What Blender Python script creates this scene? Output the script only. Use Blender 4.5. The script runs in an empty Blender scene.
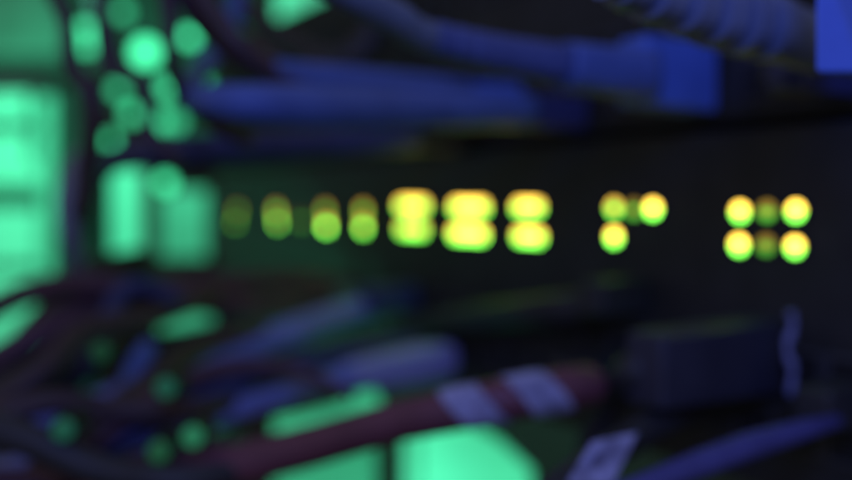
import bpy, math, random
from mathutils import Vector, Matrix
random.seed(7)
sc = bpy.context.scene
col = sc.collection
R = math.radians

# ---------------------------------------------------------------- camera
F = 900.0                                   # focal length in photo pixels (852 wide)
PITCH = math.atan(38 / F)
cam = bpy.data.cameras.new('camera')
cam.sensor_width = 36
cam.lens = F / 852 * 36
cam.clip_start = 0.005
cam.clip_end = 50
cam.dof.use_dof = True
cam.dof.focus_distance = 0.128
cam.dof.aperture_fstop = cam.lens / 5.7
cam.dof.aperture_blades = 0
co = bpy.data.objects.new('camera', cam)
col.objects.link(co)
co.rotation_euler = (R(90) - PITCH, 0, 0)
sc.camera = co

cp, sp = math.cos(PITCH), math.sin(PITCH)
def ray(x, y):
    a, c = (x - 426) / F, -(y - 240) / F
    return Vector((a, cp + sp * c, -sp + cp * c))
def P(x, y, d):
    """point seen at photo position x, y whose distance along the view is d metres"""
    return ray(x, y) * d

# the front plane of the rack devices recedes to the left
ANG = math.atan(576 / F)
U = Vector((-math.sin(ANG), math.cos(ANG), 0))          # along the panel, away
N = Vector((-math.cos(ANG), -math.sin(ANG), 0))         # out of the panel
PD = 0.227
UP = Vector((0, 0, 1))
def on_panel(x, y, h=0.0):
    r = ray(x, y)
    return r * ((-PD + h) / r.dot(N))
def loc_panel(t, z, h=0.0):
    return -N * PD + N * h + U * t + UP * z
def t_of(x):
    return on_panel(x, 202).dot(U)

# ---------------------------------------------------------------- materials
def mat(name, base, rough=0.5, var=0.25, scale=60, bump=0.0, spec=0.5, coat=0.0):
    m = bpy.data.materials.new(name); m.use_nodes = True
    nt = m.node_tree; b = nt.nodes['Principled BSDF']
    tc = nt.nodes.new('ShaderNodeTexCoord')
    nz = nt.nodes.new('ShaderNodeTexNoise'); nz.inputs['Scale'].default_value = scale
    nz.inputs['Detail'].default_value = 6
    nt.links.new(tc.outputs['Object'], nz.inputs['Vector'])
    cr = nt.nodes.new('ShaderNodeValToRGB')
    cr.color_ramp.elements[0].position = 0.3; cr.color_ramp.elements[1].position = 0.7
    cr.color_ramp.elements[0].color = tuple(c * (1 - var) for c in base) + (1,)
    cr.color_ramp.elements[1].color = tuple(min(1, c * (1 + var)) for c in base) + (1,)
    nt.links.new(nz.outputs['Fac'], cr.inputs['Fac'])
    nt.links.new(cr.outputs['Color'], b.inputs['Base Color'])
    mr = nt.nodes.new('ShaderNodeMapRange')
    mr.inputs['To Min'].default_value = max(0.05, rough - 0.12); mr.inputs['To Max'].default_value = min(1, rough + 0.12)
    nt.links.new(nz.outputs['Fac'], mr.inputs['Value'])
    nt.links.new(mr.outputs['Result'], b.inputs['Roughness'])
    b.inputs['Specular IOR Level'].default_value = spec
    if bump:
        bp = nt.nodes.new('ShaderNodeBump'); bp.inputs['Strength'].default_value = bump
        bp.inputs['Distance'].default_value = 0.0006
        nt.links.new(nz.outputs['Fac'], bp.inputs['Height'])
        nt.links.new(bp.outputs['Normal'], b.inputs['Normal'])
    return m

M = dict(
    panel=mat('panel_plastic', (0.047, 0.046, 0.045), 0.55, 0.2, 90, 0.2, 0.35),
    steel=mat('dark_steel', (0.085, 0.085, 0.09), 0.5, 0.25, 30, 0.1, 0.4),
    hole=mat('port_black', (0.02, 0.02, 0.022), 0.6, 0.1, 90),
    metal=mat('port_shield', (0.16, 0.16, 0.17), 0.35, 0.15, 120),
    violet=mat('violet_blue_jacket', (0.13, 0.13, 0.42), 0.5, 0.15, 70, 0.1),
    blue=mat('blue_jacket', (0.12, 0.20, 0.55), 0.45, 0.15, 70, 0.1),
    navy=mat('navy_jacket', (0.06, 0.07, 0.22), 0.5, 0.2, 70, 0.1),
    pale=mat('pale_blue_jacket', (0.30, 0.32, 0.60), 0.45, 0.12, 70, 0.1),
    farblack=mat('matt_black_steel', (0.022, 0.02, 0.02), 0.7, 0.3, 20, 0, .2),
    dim2=mat('mid_green_plastic', (0.115, 0.17, 0.145), 0.6, 0.25, 30),  # a gap's dimmer green glow put into the colour
    brown=mat('brown_jacket', (0.09, 0.055, 0.06), 0.5, 0.25, 60, 0.1),
    dusk=mat('dusky_blue_jacket', (0.10, 0.10, 0.32), 0.5, 0.2, 70, 0.1),
    greysleeve=mat('grey_sleeve', (0.19, 0.23, 0.30), 0.55, 0.15, 80, 0.1),  # paler jacket colour with the light on the cable put in
    whitemottled=mat('worn_white_plastic', (0.33, 0.46, 0.41), 0.5, 0.3, 14, 0.1),  # mottling stands for light falling off across the bright gap
    bright=mat('bright_white_plastic', (0.14, 0.20, 0.17), 0.5, 0.45, 30),  # uneven glow of the lit gap put into the colour
    midgreen=mat('faded_panel_paint', (0.17, 0.25, 0.22), 0.5, 0.2, 22, 0.1),  # dimmer copy of white, weaker green light put into the colour
    dim=mat('dark_green_plastic', (0.05, 0.085, 0.07), 0.6, 0.2, 40),  # dark tone for the dim gap block and the post's bands
    lilac=mat('lilac_jacket', (0.29, 0.33, 0.80), 0.45, 0.15, 70, 0.1),
    violetboot=mat('violet_boot', (0.50, 0.50, 0.95), 0.5, 0.1, 90, 0.1),
    deepblue=mat('deep_blue_neck', (0.11, 0.15, 0.36), 0.5, 0.12, 90, 0.1),
    boot=mat('blue_boot', (0.14, 0.27, 0.90), 0.4, 0.1, 90, 0.1),
    greyboot=mat('grey_blue_boot', (0.25, 0.29, 0.42), 0.5, 0.12, 90, 0.15),
    maroon=mat('maroon_jacket', (0.23, 0.08, 0.105), 0.45, 0.2, 60, 0.1),
    darkmaroon=mat('dark_maroon_jacket', (0.13, 0.06, 0.09), 0.5, 0.2, 60, 0.1),
    darknavy=mat('dark_navy_plug', (0.05, 0.05, 0.078), 0.5, 0.2, 70, 0.1),
    black=mat('black_jacket', (0.05, 0.05, 0.055), 0.5, 0.25, 60, 0.1),
    label=mat('paper_label', (0.46, 0.46, 0.74), 0.7, 0.5, 170, 0.1),
    ink=mat('label_smudge', (0.22, 0.22, 0.36), 0.7, 0.2, 200),
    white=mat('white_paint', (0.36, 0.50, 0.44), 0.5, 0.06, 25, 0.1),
    offwhite=mat('pale_grey_paint', (0.24, 0.33, 0.29), 0.5, 0.12, 18, 0.1),  # dimmer copy of white for the less lit edges
    wall=mat('wall_paint', (0.07, 0.07, 0.075), 0.8, 0.25, 4, 0.1),
)
def emit(name, rgb, s):
    m = bpy.data.materials.new(name); m.use_nodes = True
    nt = m.node_tree; b = nt.nodes['Principled BSDF']
    b.inputs['Base Color'].default_value = (0.02, 0.02, 0.02, 1)
    b.inputs['Emission Color'].default_value = (*rgb, 1)
    b.inputs['Emission Strength'].default_value = s
    return m

# ---------------------------------------------------------------- mesh helpers
class MB:
    def __init__(s): s.v = []; s.f = []
    def ring_sweep(s, rings, cap=True):
        n = len(rings[0]); b = len(s.v)
        for r in rings: s.v.extend(r)
        for i in range(len(rings) - 1):
            for k in range(n):
                a = b + i * n + k; c = b + i * n + (k + 1) % n
                s.f.append((a, c, c + n, a + n))
        if cap:
            s.f.append(tuple(b + k for k in reversed(range(n))))
            e = b + (len(rings) - 1) * n
            s.f.append(tuple(e + k for k in range(n)))
        return s
    def box(s, o, ax, ay, az):
        """o = corner, three edge vectors"""
        b = len(s.v)
        for k in range(8):
            s.v.append(o + ax * (k & 1) + ay * (k >> 1 & 1) + az * (k >> 2 & 1))
        for q in ((0, 2, 3, 1), (4, 5, 7, 6), (0, 1, 5, 4), (2, 6, 7, 3), (0, 4, 6, 2), (1, 3, 7, 5)):
            s.f.append(tuple(b + i for i in q))
        return s
    def build(s, name, m, parent=None, smooth=False, bevel=0.0):
        me = bpy.data.meshes.new(name)
        me.from_pydata([tuple(v) for v in s.v], [], s.f)
        import bmesh
        bm = bmesh.new(); bm.from_mesh(me)
        bmesh.ops.recalc_face_normals(bm, faces=bm.faces)
        if bevel:
            bmesh.ops.bevel(bm, geom=list(bm.edges), offset=bevel, segments=2, affect='EDGES', profile=0.5)
        bm.to_mesh(me); bm.free()
        if smooth:
            for p in me.polygons: p.use_smooth = len(p.vertices) == 4
        me.materials.append(m)
        o = bpy.data.objects.new(name, me); col.objects.link(o)
        if parent:
            o.parent = parent
            if parent.type == 'EMPTY':               # meshes keep world coordinates; their world matrix is the identity
                o.matrix_parent_inverse = Matrix.Translation(parent.location).inverted()
        return o
def thing(name, label, cat, loc, group=None):
    o = bpy.data.objects.new(name, None); col.objects.link(o)
    o.empty_display_size = 0.01
    o.location = loc; o['label'] = label; o['category'] = cat
    if group: o['group'] = group
    return o
def tag(o, label, cat, group=None):
    o['label'] = label; o['category'] = cat
    if group: o['group'] = group
    return o

def spline(pts, rad, step=6):
    """Catmull-Rom through pts with radii"""
    n = len(pts); P_, R_ = [], []
    for i in range(n - 1):
        p0 = pts[i - 1] if i else pts[0] * 2 - pts[1]
        p1, p2 = pts[i], pts[i + 1]
        p3 = pts[i + 2] if i + 2 < n else pts[-1] * 2 - pts[-2]
        for k in range(step):
            t = k / step
            P_.append(0.5 * ((2 * p1) + (p2 - p0) * t + (2 * p0 - 5 * p1 + 4 * p2 - p3) * t * t + (3 * p1 - p0 - 3 * p2 + p3) * t ** 3))
            R_.append(rad[i] * (1 - t) + rad[i + 1] * t)
    P_.append(pts[-1].copy()); R_.append(rad[-1])
    return P_, R_
def frames(path):
    T = []
    for i in range(len(path)):
        a = path[max(0, i - 1)]; b = path[min(len(path) - 1, i + 1)]
        T.append((b - a).normalized())
    s = T[0].cross(UP)
    s = s.normalized() if s.length > 1e-4 else Vector((1, 0, 0))
    out = []
    for t in T:
        s = (s - t * s.dot(t)).normalized()
        out.append((t, s, s.cross(t).normalized()))
    return out
def tube_mb(path, rad, seg=20, flat=1.0, power=2.0):
    mb = MB(); rings = []
    for p, r, (t, s, w) in zip(path, rad, frames(path)):
        ring = []
        for k in range(seg):
            a = 2 * math.pi * k / seg
            ca, sa = math.cos(a), math.sin(a)
            ca = math.copysign(abs(ca) ** (2 / power), ca); sa = math.copysign(abs(sa) ** (2 / power), sa)
            ring.append(p + s * ca * r * flat + w * sa * r)
        rings.append(ring)
    return mb.ring_sweep(rings)
def px(lst, step=6):
    """[(x, y, depth, radius in pixels)] -> path, radii in metres"""
    return spline([P(x, y, d) for x, y, d, r in lst], [r * d / F for x, y, d, r in lst], step)

def boot_profile(path, rad, ribs, depth=0.75, groove=(5, 6, 7)):
    """insert grooves along a path so that the sleeve reads as ribbed"""
    n = len(path); P2, R2 = [], []
    L = ribs * 8
    for i in range(L + 1):
        f = i / L * (n - 1); a = min(int(f), n - 2); u = f - a
        P2.append(path[a].lerp(path[a + 1], u))
        r = rad[a] * (1 - u) + rad[a + 1] * u
        ph = i % 8
        R2.append(r * (depth if ph in groove else 1.0))
    return P2, R2

def rbox_path(a, b, wa, ha, wb, hb, inset=0.12):
    """a rounded box from a to b along its axis: rings of rounded rectangles (half sizes)"""
    axis = (b - a).normalized()
    side = axis.cross(UP).normalized(); up = side.cross(axis).normalized()
    L = (b - a).length; e = min(0.0012, L * inset)
    mb = MB(); rings = []
    for f, k in ((0, -1), (e, 0), (L - e, 0), (L, -1)):
        u = f / L
        w = wa + (wb - wa) * u + k * e * 0.7; h = ha + (hb - ha) * u + k * e * 0.7
        c = a + axis * f; ring = []
        rr = min(w, h) * 0.18
        for qx, qy, a0 in ((1, 1, 0), (-1, 1, 90), (-1, -1, 180), (1, -1, 270)):
            for j in range(4):
                an = R(a0 + 30 * j)
                ring.append(c + side * (qx * (w - rr) + rr * math.cos(an)) + up * (qy * (h - rr) + rr * math.sin(an)))
        rings.append(ring)
    return mb.ring_sweep(rings)

# ---------------------------------------------------------------- setting
MB().box(Vector((-4, 2.3, -2)), Vector((8, 0, 0)), Vector((0, 0.1, 0)), Vector((0, 0, 4))).build('wall', M['wall'])['kind'] = 'structure'
MB().box(Vector((-4, -3, -1.1)), Vector((8, 0, 0)), Vector((0, 5.29, 0)), Vector((0, 0, 0.1))).build('floor', M['wall'])['kind'] = 'structure'

# ---------------------------------------------------------------- rack devices
T0, T1 = t_of(1150), t_of(216)
def device(name, label, cat, z0, z1, zports, h_front=0.0):
    root = thing(name, label, cat, loc_panel(T0, z0))
    MB().box(loc_panel(T0, z0, -0.26), U * (T1 - T0), N * (0.257 + h_front), UP * (z1 - z0)).build('housing', M['steel'], root, bevel=0.0015)
    MB().box(loc_panel(T0 - 0.004, z0 + 0.001, h_front - 0.0028), U * (T1 - T0 + 0.008), N * 0.0028, UP * (z1 - z0 - 0.002)).build('faceplate', M['panel'], root, bevel=0.0009)
    # jacks: shielded frame with a dark cavity
    for zc in zports:
        t = T0 + 0.012; k = 0
        while t < T1 - 0.02:
            fr = MB(); w, h, s = 0.0142, 0.0125, 0.0011
            o = loc_panel(t, zc - h / 2, h_front + 0.0003)
            fr.box(o, U * w, N * 0.0012, UP * s); fr.box(o + UP * (h - s), U * w, N * 0.0012, UP * s)
            fr.box(o + UP * s, U * s, N * 0.0012, UP * (h - 2 * s)); fr.box(o + UP * s + U * (w - s), U * s, N * 0.0012, UP * (h - 2 * s))
            f = fr.build('port', M['metal' if False else 'steel'], root)
            MB().box(o + UP * (s + .0002) + U * (s + .0002), U * (w - 2 * s - .0004), N * 0.0006, UP * (h - 2 * s - .0004)).build('socket', M['hole'], f)
            k += 1
            t += 0.0152 if k % 6 else 0.0215
    return root
switch = device('network_switch', 'black rack switch with double row of glowing yellow green status lights', 'network switch', -0.086, 0.0225, (-0.048, -0.0655))
upper = device('patch_panel', 'black patch panel above the lit switch where blue plugs go in', 'patch panel', 0.0245, 0.115, (0.036, 0.054, 0.09))

FP = F * 0.0057
def coc(d):                                   # blur diameter in photo pixels
    return FP * abs(1 / 0.128 - 1 / d)
led_mats = {}
def led_lens(c, r, wd, half, m, parent, name):
    mb = MB(); rings = []
    a0 = 0 if half > 0 else math.pi
    for hh, rr in ((0.0, 1.0), (0.0007, 0.97), (0.0011, 0.72)):
        ring = []
        for k in range(13):
            a = a0 + math.pi * k / 12
            ring.append(c + N * hh + U * (math.cos(a) * r * rr + math.copysign(wd, math.cos(a))) + UP * (math.sin(a) * r * rr + half * 0.00006))
        rings.append(ring)
    return mb.ring_sweep(rings).build(name, m, parent)
def led(x, y, top, bot, r=0.0024, wd=0.0):
    c = on_panel(x, y, 0.0007)
    d = c.length
    rp = r * F / d; k = coc(d)
    ratio = min(.42, (math.pi * rp * rp / 2 + 2 * rp * wd * F / d * .6) / (math.pi / 4 * (k * k + .4 * (2 * rp) ** 2) + k * wd * F / d * 1.2))
    body = MB(); seg = 20; rings = []
    for hh, rr in ((-0.0007, 1.35), (0.0004, 1.3), (0.0004, 1.04), (-0.0003, 1.03)):
        rings.append([c + N * (hh + 0.0001) + (U * math.cos(2 * math.pi * i / seg) + UP * math.sin(2 * math.pi * i / seg)) * r * rr + U * math.copysign(wd, math.cos(2 * math.pi * i / seg)) for i in range(seg)])
    holder = body.ring_sweep(rings).build('status_light', M['hole'], switch)
    for half, rgb, s in ((1, (0.98, 0.60, 0.07), top * .95), (-1, (0.20, 1.0, 0.08), bot)):  # colour fringe of the blurred lights built in as amber and green halves
        key = (half, round(s / ratio, 1))
        if key not in led_mats: led_mats[key] = emit('amber_lens' if half > 0 else 'green_lens', rgb, key[1])
        led_lens(c, r, wd, half, led_mats[key], holder, 'amber_lens' if half > 0 else 'green_lens')
LEDS = [
    (741, 212, 1.5, 1.3), (768, 211, .16, .22), (797, 211, 1.6, 1.4), (740, 245, 1.6, 1.4), (767, 245, .13, .16), (796, 247, 1.6, 1.4),
    (615, 208, .55, .6), (635, 209, .10, .22), (654, 209, 1.4, 1.3), (615, 237, 1.1, 1.2),
    (529, 207.5, .95, .9, .0026, .0058), (530, 236.5, .95, 1.1, .0026, .0058),
    (470, 207.5, 1.0, .9, .0027, .0100), (469, 234, 1.0, 1.1, .0027, .0100),
    (413, 206, .75, .68, .0028, .0100), (413, 229, .45, .75, .0028, .0090),
    (364, 211, .17, .20, .0034), (364, 226, .28, .75, .0034), (326, 211, .12, .14, .0034), (327, 225, .29, .85, .0034),
    (277, 211, .11, .20, .0036), (278, 221, .11, .32, .0036), (238, 211, .04, .07, .0036), (236, 221, .02, .09, .0036), (302, 220, .015, .07, .0036),
]
for a in LEDS: led(*a)

# ---------------------------------------------------------------- plugged cables
def plug_box(xr, yr, length, w, h, m, parent, name='plug', taper=0.95, h0=0.0012):
    a = on_panel(xr, yr, h0) + U * w
    b = a + N * length
    rbox_path(a, b, w, h, w * taper, h * taper).build(name, m, parent)
    return a, b
def jacket(parent, lst, m, name='jacket', step=6, seg=20):
    p, r = px(lst, step)
    return tube_mb(p, r, seg).build(name, m, parent, smooth=True)
def ribbed(parent, lst, m, ribs, name='ribbed_boot', depth=0.78, step=6, power=2.6, flat=1.0):
    p, r = px(lst, step)
    p, r = boot_profile(p, r, ribs, depth)
    return tube_mb(p, r, 24, flat, power).build(name, m, parent, smooth=False)

# --- upper rows ---
G_UP = 'cables plugged in above the lit switch'
G_LO = 'cables hanging below the lit switch'
# ribbed grey boot, top right
t = thing('network_cable', 'cable with thick grey blue ribbed boot at the top right, beside the bright blue plug', 'cable', on_panel(832, 62), G_UP)
plug_box(846, 62, 0.022, 0.0058, 0.0058, M['black'], t)
jacket(t, [(822, 50, .215, 24), (806, 41, .208, 29), (780, 32, .203, 31), (770, 29, .200, 31)], M['greyboot'], 'boot_collar')
ribbed(t, [(773, 30, .2005, 32), (735, 19, .193, 34), (695, 5, .186, 34), (650, -12, .178, 32), (610, -30, .172, 29)], M['greyboot'], 6, depth=0.48)
jacket(t, [(625, -29, .1745, 19), (570, -58, .166, 19), (500, -100, .160, 19)], M['pale'])
# bright blue block at the right edge
t = thing('network_cable', 'cable with smooth bright blue plug housing cut by the right edge of the picture', 'cable', on_panel(880, 30), G_UP)
pl = MB(); f = [P(*q, .172) for q in ((815, 73), (815, -30), (826, -30), (853, 42), (880, 50), (880, 73))]
b = [v + N * -.012 for v in f]; pl.v = f + b; n = 6
pl.f = [tuple(range(n)), tuple(reversed(range(n, 2 * n)))] + [(i, (i + 1) % n, n + (i + 1) % n, n + i) for i in range(n)]
pl.build('plug', M['boot'], t, bevel=.0007)
jacket(t, [(842, 20, .184, 17), (846, -25, .178, 17), (840, -80, .172, 17)], M['navy'])
# box plug with ribbed boot
t = thing('network_cable', 'cable with square bright blue plug, ribbed neck and pale sleeve in the upper middle', 'cable', on_panel(718, 76), G_UP)
a, b = plug_box(719, 77, 0.0315, 0.0062, 0.0108, M['boot'], t, taper=0.93)
p, r = px([(646, 75, .263, 26), (600, 70.5, .256, 24.5), (562, 65, .2495, 23)])
tube_mb(p, r, 24, 1.0, 3.0).build('neck', M['blue'], t, smooth=True)
ribbed(t, [(568, 66, .2505, 20), (540, 61, .246, 19.5), (490, 52, .238, 18.5), (425, 36.5, .2272, 17)], M['deepblue'], 11, depth=0.86)
jacket(t, [(432, 38, .2275, 15), (412, 30, .224, 17), (395, 18, .219, 18), (360, 0, .211, 18), (320, -22, .204, 18)], M['greysleeve'], 'sleeve')  # same cable continued, its lighter look put into the colour
# long blue cable
t = thing('network_cable', 'long smooth blue cable with brighter blunt plug, just under the ribbed neck', 'cable', on_panel(522, 100), G_UP)
plug_box(524, 100, 0.030, 0.0060, 0.0066, M['boot'], t, taper=0.9)
jacket(t, [(466, 91, .343, 13), (410, 86, .330, 14), (350, 80, .317, 14), (300, 76, .307, 14), (262, 70, .298, 13)], M['blue'])
jacket(t, [(270, 69, .300, 13), (248, 62, .295, 13), (222, 40, .288, 13), (195, 10, .28, 13), (165, -40, .275, 13)], M['darkmaroon'], 'sleeve')  # far end of the same cable, shade put into its colour
# second row behind it
t = thing('network_cable', 'dull blue cable with plug right of the brighter blunt plug, running below it', 'cable', on_panel(588, 113), G_UP)
plug_box(589, 114, 0.030, 0.0058, 0.0062, M['navy'], t, taper=0.92)
jacket(t, [(530, 111, .314, 17), (460, 110, .298, 19), (380, 108, .284, 21), (300, 106, .272, 22), (245, 103, .264, 20), (205, 100, .27, 15), (190, 96, .30, 12), (200, 70, .36, 9), (230, 30, .38, 9), (240, -40, .38, 9)], M['blue'])
# navy cable lowest of the upper bundle
t = thing('network_cable', 'dark navy cable lowest of the upper bundle, just above the row of lights', 'cable', on_panel(470, 138), G_UP)
plug_box(470, 138, 0.028, 0.0055, 0.0058, M['black'], t)
jacket(t, [(415, 138, .366, 14), (340, 143, .350, 15), (260, 147, .335, 16), (190, 151, .322, 15), (140, 154, .335, 14), (105, 166, .38, 12), (84, 205, .46, 10), (74, 270, .52, 9), (66, 340, .52, 9)], M['navy'])
# one more short plug at the right, dark
t = thing('dust_plug', 'small navy dust plug filling a port low beneath the thick ribbed boot', 'dust plug', on_panel(852, 84))
plug_box(862, 82, 0.024, 0.0058, 0.0040, M['navy'], t)
plug_box(800, 80, 0.006, 0.0030, 0.0025, M['navy'], t, 'pull_tab', h0=.0255)

# --- lower rows ---
t = thing('network_cable', 'violet blue cable uppermost of the lower bundle, sweeping down to the left', 'cable', on_panel(400, 300), G_LO)
plug_box(420, 296, 0.026, 0.0055, 0.0058, M['navy'], t)
jacket(t, [(374, 305, .425, 11), (335, 316, .41, 13), (290, 333, .39, 15), (230, 352, .37, 15), (180, 372, .35, 14), (120, 396, .33, 14), (50, 420, .32, 14), (-40, 450, .31, 14)], M['lilac'])
t = thing('network_cable', 'cable with fat violet plug, between the maroon cable and the lights', 'cable', on_panel(452, 358), G_LO)
plug_box(455, 356, 0.008, 0.006, 0.0075, M['black'], t)
p, r = px([(453, 358, .385, 10), (447, 359, .383, 17), (420, 364, .375, 20), (385, 370, .364, 18), (345, 376, .35, 13)])
tube_mb(p, r, 24, 0.8, 3.0).build('boot', M['violetboot'], t, smooth=True)
jacket(t, [(352, 375, .352, 12), (325, 381, .345, 11), (300, 389, .337, 10), (250, 405, .325, 11), (180, 426, .31, 13), (90, 450, .30, 14), (-30, 480, .29, 15)], M['lilac'])
t = thing('network_cable', 'dark navy cable sagging behind the fat violet plug', 'cable', on_panel(640, 300), G_LO)
plug_box(650, 296, 0.022, 0.0058, 0.006, M['black'], t)
jacket(t, [(600, 306, .31, 18), (540, 311, .325, 16), (470, 318, .376, 13), (400, 330, .425, 10), (330, 352, .42, 10), (250, 376, .43, 10), (170, 404, .40, 12), (60, 440, .36, 14), (-40, 470, .36, 14)], M['black'])
# maroon cable with two labels
t = thing('power_cable', 'thick maroon cable with two white label bands near its rounded tip', 'cable', P(595, 385, .24), G_LO)
mp = [(599, 383, .250, 14), (589, 385, .248, 21), (560, 390, .242, 22), (500, 401, .237, 22), (440, 413, .238, 21), (400, 421, .243, 20.5), (350, 435, .250, 20.5), (300, 449, .258, 21), (230, 466, .262, 21.5), (150, 487, .262, 22), (60, 515, .262, 22)]
jacket(t, mp, M['maroon'])
plug_box(640, 372, 0.032, 0.0055, 0.0058, M['black'], t)
def band(x0, y0, x1, y1, d0, d1, r, tilt):
    a, b = P(x0, y0, d0), P(x1, y1, d1)
    n = 8; pts = [a.lerp(b, i / n) for i in range(n + 1)]
    mb = tube_mb(pts, [r * d0 / F] * (n + 1), 24)
    ax = (b - a).normalized()
    for i, v in enumerate(mb.v):                     # the bands are wrapped askew
        mb.v[i] = v + ax * (v.z - (a.z + b.z) / 2) * tilt
    return mb.build('label', M['label'], t, smooth=True)
band(558, 390.3, 515, 398.2, .2417, .2380, 23.6, 0.62)
band(497, 401.6, 452, 410.6, .2370, .2375, 23.4, 0.62)
# white labelled cable at the bottom
t = thing('network_cable', 'black cable with pale violet label flag at the bottom edge, right of the green panel', 'cable', on_panel(720, 405), G_LO)
plug_box(735, 402, 0.024, 0.0055, 0.0058, M['black'], t)
jacket(t, [(690, 408, .262, 15), (650, 428, .24, 16), (605, 455, .215, 17), (560, 488, .195, 18), (500, 540, .18, 18)], M['black'])
fl = MB(); 
a = [P(566, 484, .196), P(592, 442, .206), P(637, 433, .214), P(612, 484, .204)]
off = (ray(600, 460) * -0.0022) - Vector((0, 0, 0))
front = [v - ray(600, 460).normalized() * .0052 for v in a]; back = [v - ray(600, 460).normalized() * .0046 for v in a]
fl.v = front + back; fl.f = [(0, 1, 2, 3), (7, 6, 5, 4), (0, 4, 5, 1), (1, 5, 6, 2), (2, 6, 7, 3), (3, 7, 4, 0)]
flag = fl.build('label', M['label'], t)
ik = MB(); c = sum(front, Vector()) / 4 - Vector((0.001, 0, -.0005)); q = [c + (v - c) * .36 - ray(600, 460).normalized() * .0016 for v in front]; q2 = [v + ray(600, 460).normalized() * .0003 for v in q]
ik.v = q + q2; ik.f = fl.f; ik.build('smudge', M['ink'], flag)
# blue streak at bottom right
t = thing('network_cable', 'slim violet blue cable lowest at the bottom right, rising to the right edge', 'cable', on_panel(852, 412), G_LO)
plug_box(875, 405, 0.020, 0.0055, 0.0058, M['black'], t)
jacket(t, [(838, 421, .228, 7), (800, 431, .222, 11), (750, 446, .215, 14), (700, 464, .208, 14), (640, 487, .20, 12), (560, 520, .195, 12), (480, 560, .19, 12)], M['dusk'])
# big dark plug
t = thing('network_cable', 'cable with big dark navy plug hanging at the lower right, in front of black panel', 'cable', on_panel(790, 357), G_LO)
plug_box(786, 357, 0.050, 0.0075, 0.0108, M['darknavy'], t, taper=0.9)
jacket(t, [(655, 366, .245, 20), (630, 374, .245, 19), (608, 404, .262, 16), (590, 450, .27, 15), (580, 520, .27, 15)], M['black'])
# added pale strip in place of a streak of reflected light
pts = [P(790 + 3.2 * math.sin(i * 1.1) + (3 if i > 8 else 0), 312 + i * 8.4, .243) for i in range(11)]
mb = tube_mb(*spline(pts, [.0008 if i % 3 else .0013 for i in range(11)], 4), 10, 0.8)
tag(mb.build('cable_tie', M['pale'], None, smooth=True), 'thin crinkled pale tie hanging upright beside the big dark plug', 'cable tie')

# --- the dark tangle at lower left ---
G_TA = 'dark cables in the lower left tangle'
def strand(label, lst, m, group, name='loose_cable'):
    p, r = px(lst, 6)
    tag(tube_mb(p, r, 16).build(name, m, None, smooth=True), label, 'cable', group)
strand('dark maroon cable along the lower edge of the lit row, dipping left', [(360, 290, .47, 9), (300, 283, .45, 11), (240, 284, .43, 12), (170, 290, .41, 13), (100, 305, .39, 14), (30, 340, .37, 15), (-50, 390, .36, 15)], M['darkmaroon'], G_TA)
strand('dull maroon cable crossing above the violet blue cable in the tangle', [(330, 300, .45, 9), (270, 307, .42, 11), (210, 303, .40, 12), (150, 292, .39, 13), (95, 284, .38, 13), (30, 292, .38, 13), (-50, 330, .38, 13)], M['darkmaroon'], G_TA)
strand('black cable curling down the left of the tangle beside the pale post', [(140, 262, .50, 14), (90, 275, .46, 16), (60, 305, .43, 17), (20, 350, .41, 18), (-30, 400, .40, 18)], M['black'], G_TA)
strand('thick black cable low in the tangle running into the lower left corner', [(260, 372, .36, 14), (190, 392, .34, 17), (120, 418, .32, 19), (40, 455, .30, 20), (-40, 500, .29, 20)], M['black'], G_TA)
strand('black cable across the middle of the tangle over dull green gaps', [(235, 330, .42, 12), (170, 346, .40, 14), (110, 350, .38, 16), (50, 372, .36, 17), (-40, 410, .35, 17)], M['black'], G_TA)
strand('short violet blue cable standing almost upright inside the tangle', [(150, 345, .34, 9), (140, 362, .335, 12), (132, 382, .33, 13), (125, 400, .33, 10), (120, 425, .34, 8)], M['blue'], G_TA)
strand('navy cable looping through the upper edge of the tangle', [(180, 300, .37, 8), (140, 286, .36, 9), (120, 296, .355, 10), (106, 325, .35, 11), (98, 350, .36, 10), (60, 390, .37, 10), (-20, 410, .37, 10)], M['navy'], G_TA)
strand('black cable under the maroon cable at the bottom left', [(240, 470, .26, 12), (180, 480, .25, 14), (100, 470, .25, 17), (30, 440, .25, 18), (-40, 420, .25, 18)], M['black'], G_TA)

strand('brown cable over the left ends of the violet blue cables, running to the bottom left', [(262, 328, .38, 8), (195, 350, .35, 12), (140, 390, .31, 13), (75, 440, .28, 14), (0, 510, .27, 14)], M['brown'], G_TA)
strand('brown cable arching over the upright blue cable in the tangle', [(215, 296, .40, 9), (155, 316, .36, 11), (85, 330, .33, 12), (40, 372, .31, 13), (-30, 430, .30, 13)], M['brown'], G_TA)
strand('level brown cable crossing the tangle below the upright blue cable', [(265, 392, .36, 8), (200, 408, .30, 10), (120, 411, .29, 13), (50, 402, .28, 13), (-30, 430, .27, 13)], M['brown'], G_TA)
strand('brown cable just above the maroon cable at the lower left', [(238, 436, .33, 7), (205, 446, .30, 9), (130, 468, .28, 12), (40, 480, .27, 13), (-30, 480, .26, 13)], M['darkmaroon'], G_TA)

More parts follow.
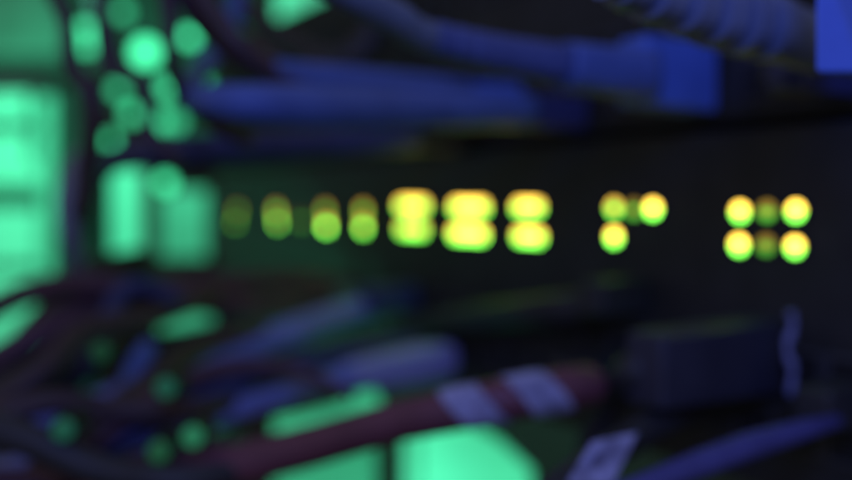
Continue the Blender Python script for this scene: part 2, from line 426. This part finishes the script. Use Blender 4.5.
# ---------------------------------------------------------------- far side of the rack, lit green
G_PO = 'pale uprights lit green at the left'
def slab(name, label, cat, x0, x1, y0, y1, d, m, depth=0.04, group=None, parent=None, lean=0.0):
    a = P(x0, y0, d); b = P(x1, y0, d); c = P(x0, y1, d)
    mb = MB().box(c, b - a, Vector((0, depth, 0)), a - c)
    o = mb.build(name, m, parent, bevel=0.002)
    if label: tag(o, label, cat, group)
    return o
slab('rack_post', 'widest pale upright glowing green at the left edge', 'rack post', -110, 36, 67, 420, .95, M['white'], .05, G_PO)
slab('flange', None, None, 36.5, 53, 69, 418, .955, M['offwhite'], .03, None, bpy.data.objects['rack_post'])  # weaker light on the post's right side put into a darker strip
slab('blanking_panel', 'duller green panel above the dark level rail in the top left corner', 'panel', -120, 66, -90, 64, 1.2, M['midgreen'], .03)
post = bpy.data.objects['rack_post']
for y0, y1 in ((118, 131), (184, 207), (262, 270)):  # darker bands across the post
    slab('strap', None, None, -60, 37.5, y0, y1, .945, M['dim'], .004, None, post)
slab('slot', None, None, 27, 34, 84, 160, .944, M['dim'], .004, None, post)  # darker upright line on the post
slab('rack_rail', 'dark level rail crossing in front of the widest green upright', 'rail', -120, 92, 55, 72, .90, M['farblack'], .02)
slab('rack_post', 'narrow dark upright between the two brightest green uprights', 'rack post', 58, 95, 73, 420, .93, M['farblack'], .04)
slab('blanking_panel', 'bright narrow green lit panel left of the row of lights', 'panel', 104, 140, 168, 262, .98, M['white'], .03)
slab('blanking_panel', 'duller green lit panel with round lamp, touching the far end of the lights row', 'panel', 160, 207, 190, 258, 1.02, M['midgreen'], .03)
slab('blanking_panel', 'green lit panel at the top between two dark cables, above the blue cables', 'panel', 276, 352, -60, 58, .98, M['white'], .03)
# far equipment with indicator lamps
SD = 1.06
srv = thing('server', 'dark far equipment at the upper left dotted with blurred green lamps', 'server', P(160, 160, SD))
slab('housing', None, None, 62, 270, -70, 164, SD, M['farblack'], .35, None, srv)
def far_led(x, y, k, r=.0080, sy=1.0, d=SD - .004, parent=None):
    k *= .7
    c = P(x, y, d)
    rp = r * F / d; cc = coc(d)
    ratio = (math.pi * rp * rp * sy) / (math.pi / 4 * (cc * cc + .5 * (2 * rp) ** 2))
    mb = MB(); rings = []
    for yy, rr in ((.003, 1.0), (0, 1.0), (-.0015, .8)):
        rings.append([c + Vector((math.cos(2 * math.pi * i / 16) * r * rr, yy, math.sin(2 * math.pi * i / 16) * r * rr * sy)) for i in range(16)])
    mb.ring_sweep(rings).build('indicator_lamp', emit('green_lamp', (.07, 1.0, .42), k / ratio), parent or srv)
for a in [(145, 52, 1.25, .014), (189, 37, .40), (168, 88, .38), (201, 83, .16), (118, 90, .20), (131, 114, .30), (163, 121, .26), (176, 122, .18),
          (108, 141, .38), (85, 30, .34), (86, 45, .30), (122, 12, .18), (100, 63, .13), (210, 56, .12)]:
    far_led(*a)
lamp_plate = bpy.data.objects['blanking_panel.002']
far_led(165, 183, .45, d=1.012, parent=lamp_plate)

G_TH = 'thin dark cables dangling at the upper left'
strand('thin dark cable hanging down the left beside the narrow dark upright', [(50, -30, .62, 6), (66, 30, .62, 6), (80, 90, .62, 7), (84, 150, .62, 7), (76, 260, .62, 7), (70, 330, .6, 7)], M['black'], G_TH)
strand('thin blue cable hanging in front of the narrow dark upright', [(88, 148, .44, 5), (74, 166, .40, 9), (68, 200, .385, 12), (70, 240, .385, 10), (82, 280, .40, 8)], M['greyboot'], G_TH)
strand('dark maroon cable slanting from the top over the far lamps to the blue cables', [(150, -30, .5, 10), (190, 5, .48, 12), (235, 40, .46, 13), (275, 70, .44, 13), (320, 90, .43, 11)], M['darkmaroon'], G_TH)
strand('dark cable left of the top green panel, slanting right', [(205, -30, .5, 12), (245, 5, .48, 14), (285, 42, .46, 12), (340, 66, .44, 11)], M['black'], G_TH)
strand('thin black cable looping between the far lamps', [(105, -30, .6, 6), (112, 30, .6, 6), (128, 78, .6, 6), (150, 104, .6, 6), (190, 105, .6, 6), (230, 98, .58, 6)], M['black'], G_TH)
strand('dark cable right of the top green panel, slanting down', [(352, -30, .42, 10), (362, 5, .42, 11), (372, 32, .42, 14), (352, 58, .42, 16), (300, 72, .42, 10)], M['black'], G_TH)
strand('thin dark cable curling under the brightest far lamp', [(90, -20, .64, 5), (100, 45, .64, 6), (100, 100, .64, 6), (130, 132, .64, 6), (190, 142, .62, 6), (240, 130, .6, 6)], M['darkmaroon'], G_TH)

strand('near brown cable looping down left of the brightest far lamp', [(104, -30, .28, 8), (103, 25, .28, 8), (112, 66, .28, 8), (146, 88, .28, 7), (150, 132, .28, 7), (180, 160, .28, 7)], M['brown'], G_TH)
strand('near brown cable passing right of the brightest far lamp', [(160, -30, .27, 8), (170, 20, .27, 8), (172, 58, .27, 8), (186, 100, .28, 8), (222, 128, .29, 8), (250, 140, .30, 7)], M['brown'], G_TH)
strand('near brown cable along the rail above the narrow dark upright', [(40, -30, .28, 8), (66, 20, .28, 8), (72, 66, .28, 9), (95, 106, .28, 9), (88, 160, .29, 9), (80, 215, .30, 8)], M['brown'], G_TH)
strand('near brown cable sweeping right across the gap beside the top green panel', [(185, -30, .27, 9), (212, 12, .27, 11), (240, 46, .27, 11), (278, 80, .28, 9), (330, 100, .30, 8)], M['brown'], G_TH)

strand('dull maroon cable lying slantwise over the middle of the violet blue cables', [(352, 398, .31, 5), (300, 372, .32, 7), (240, 366, .32, 9), (180, 384, .31, 10), (110, 430, .29, 11), (40, 500, .28, 12)], M['darkmaroon'], G_TA)
strand('thin navy cable between the two violet blue cables, running down left', [(420, 340, .39, 7), (350, 352, .36, 8), (290, 366, .34, 9), (220, 392, .32, 10), (150, 424, .30, 10), (70, 470, .29, 11), (0, 520, .28, 11)], M['navy'], G_TA)

# added pale blocks standing for gaps that show the green-lit backdrop
def poly(name, label, cat, pts, m, thick, group=None):
    mb = MB(); n = len(pts)
    f = [P(*p) for p in pts]; b = [v + Vector((0, thick, 0)) for v in f]
    mb.v = f + b
    mb.f = [tuple(range(n)), tuple(reversed(range(n, 2 * n)))] + [(i, (i + 1) % n, n + (i + 1) % n, n + i) for i in range(n)]
    return tag(mb.build(name, m, None, bevel=.0015), label, cat, group)
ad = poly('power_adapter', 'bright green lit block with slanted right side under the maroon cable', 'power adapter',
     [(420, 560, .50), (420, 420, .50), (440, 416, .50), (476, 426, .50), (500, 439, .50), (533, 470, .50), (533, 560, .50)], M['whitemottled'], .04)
slab('end_cap', None, None, 402, 419, 424, 560, .502, M['offwhite'], .03, None, ad)  # darker strip painting the dimmer left edge of the glow
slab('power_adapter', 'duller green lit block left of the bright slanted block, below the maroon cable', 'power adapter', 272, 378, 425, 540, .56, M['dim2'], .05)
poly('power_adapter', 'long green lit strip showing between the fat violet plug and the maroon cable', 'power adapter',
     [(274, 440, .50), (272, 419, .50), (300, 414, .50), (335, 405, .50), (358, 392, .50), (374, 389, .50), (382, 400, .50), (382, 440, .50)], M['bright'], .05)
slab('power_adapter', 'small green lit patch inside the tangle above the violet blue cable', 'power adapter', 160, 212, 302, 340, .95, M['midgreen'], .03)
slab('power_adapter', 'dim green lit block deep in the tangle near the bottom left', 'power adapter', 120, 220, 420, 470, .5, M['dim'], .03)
def tangle_lamp(label, x, y, k, d, rgb):  # added emissive discs standing for green-lit gaps between the cables
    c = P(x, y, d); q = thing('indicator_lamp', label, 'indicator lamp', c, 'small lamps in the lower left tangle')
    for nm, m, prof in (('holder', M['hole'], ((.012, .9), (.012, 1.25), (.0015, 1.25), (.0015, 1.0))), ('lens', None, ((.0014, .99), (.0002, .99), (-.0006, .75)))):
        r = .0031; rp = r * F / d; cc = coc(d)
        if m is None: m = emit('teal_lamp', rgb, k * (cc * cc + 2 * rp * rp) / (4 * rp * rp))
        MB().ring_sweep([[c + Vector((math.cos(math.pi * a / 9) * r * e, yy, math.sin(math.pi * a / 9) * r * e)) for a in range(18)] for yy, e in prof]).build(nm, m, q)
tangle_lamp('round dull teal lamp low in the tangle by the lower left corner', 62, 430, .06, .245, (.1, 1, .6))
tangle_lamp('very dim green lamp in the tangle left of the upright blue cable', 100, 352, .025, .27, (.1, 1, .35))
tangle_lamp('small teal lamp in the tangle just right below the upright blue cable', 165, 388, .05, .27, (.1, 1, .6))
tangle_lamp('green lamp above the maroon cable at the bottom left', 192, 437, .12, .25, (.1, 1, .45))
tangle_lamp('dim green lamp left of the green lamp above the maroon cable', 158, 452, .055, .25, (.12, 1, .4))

# ---------------------------------------------------------------- light
w = bpy.data.worlds.new('World'); sc.world = w; w.use_nodes = True
w.node_tree.nodes['Background'].inputs['Color'].default_value = (1.0, 0.98, 1.0, 1)
w.node_tree.nodes['Background'].inputs['Strength'].default_value = 0.14

def area(name, loc, target, size, power, rgb, spread=180):
    l = bpy.data.lights.new(name, 'AREA'); l.shape = 'DISK'; l.size = size; l.energy = power; l.color = rgb
    l.spread = R(spread)
    o = bpy.data.objects.new(name, l); col.objects.link(o); o.location = loc
    o.rotation_euler = (Vector(target) - Vector(loc)).to_track_quat('-Z', 'Y').to_euler()
    return o
area('blue_lamp', (.02, -.12, .17), (.02, .3, .0), .16, 0.43, (.08, .17, 1.0))
def spot(name, loc, target, power, rgb, ang, blend=.6, rad=.02):
    l = bpy.data.lights.new(name, 'SPOT'); l.energy = power; l.color = rgb; l.spot_size = R(ang); l.spot_blend = blend; l.shadow_soft_size = rad
    o = bpy.data.objects.new(name, l); col.objects.link(o); o.location = loc
    o.rotation_euler = (Vector(target) - Vector(loc)).to_track_quat('-Z', 'Y').to_euler()
GREEN = (.10, 1.0, .52)
spot('green_lamp_top', (-.22, .52, .40), P(312, 15, .98), 8.0, GREEN, 26)  # unseen spot added to brighten the top green panel
spot('green_lamp_posts', (-.34, .50, .27), P(72, 215, .98), 25.0, GREEN, 79)
spot('green_lamp_low', (-.06, .24, -.27), P(410, 474, .52), 6.8, GREEN, 54)  # unseen spot added to light the blocks below the switch

sc.view_settings.view_transform = 'Standard'
sc.view_settings.look = 'None'
sc.view_settings.exposure = 0
sc.view_settings.gamma = 1
sc.cycles.use_denoising = True
sc.cycles.use_adaptive_sampling = False
sc.cycles.max_bounces = 6
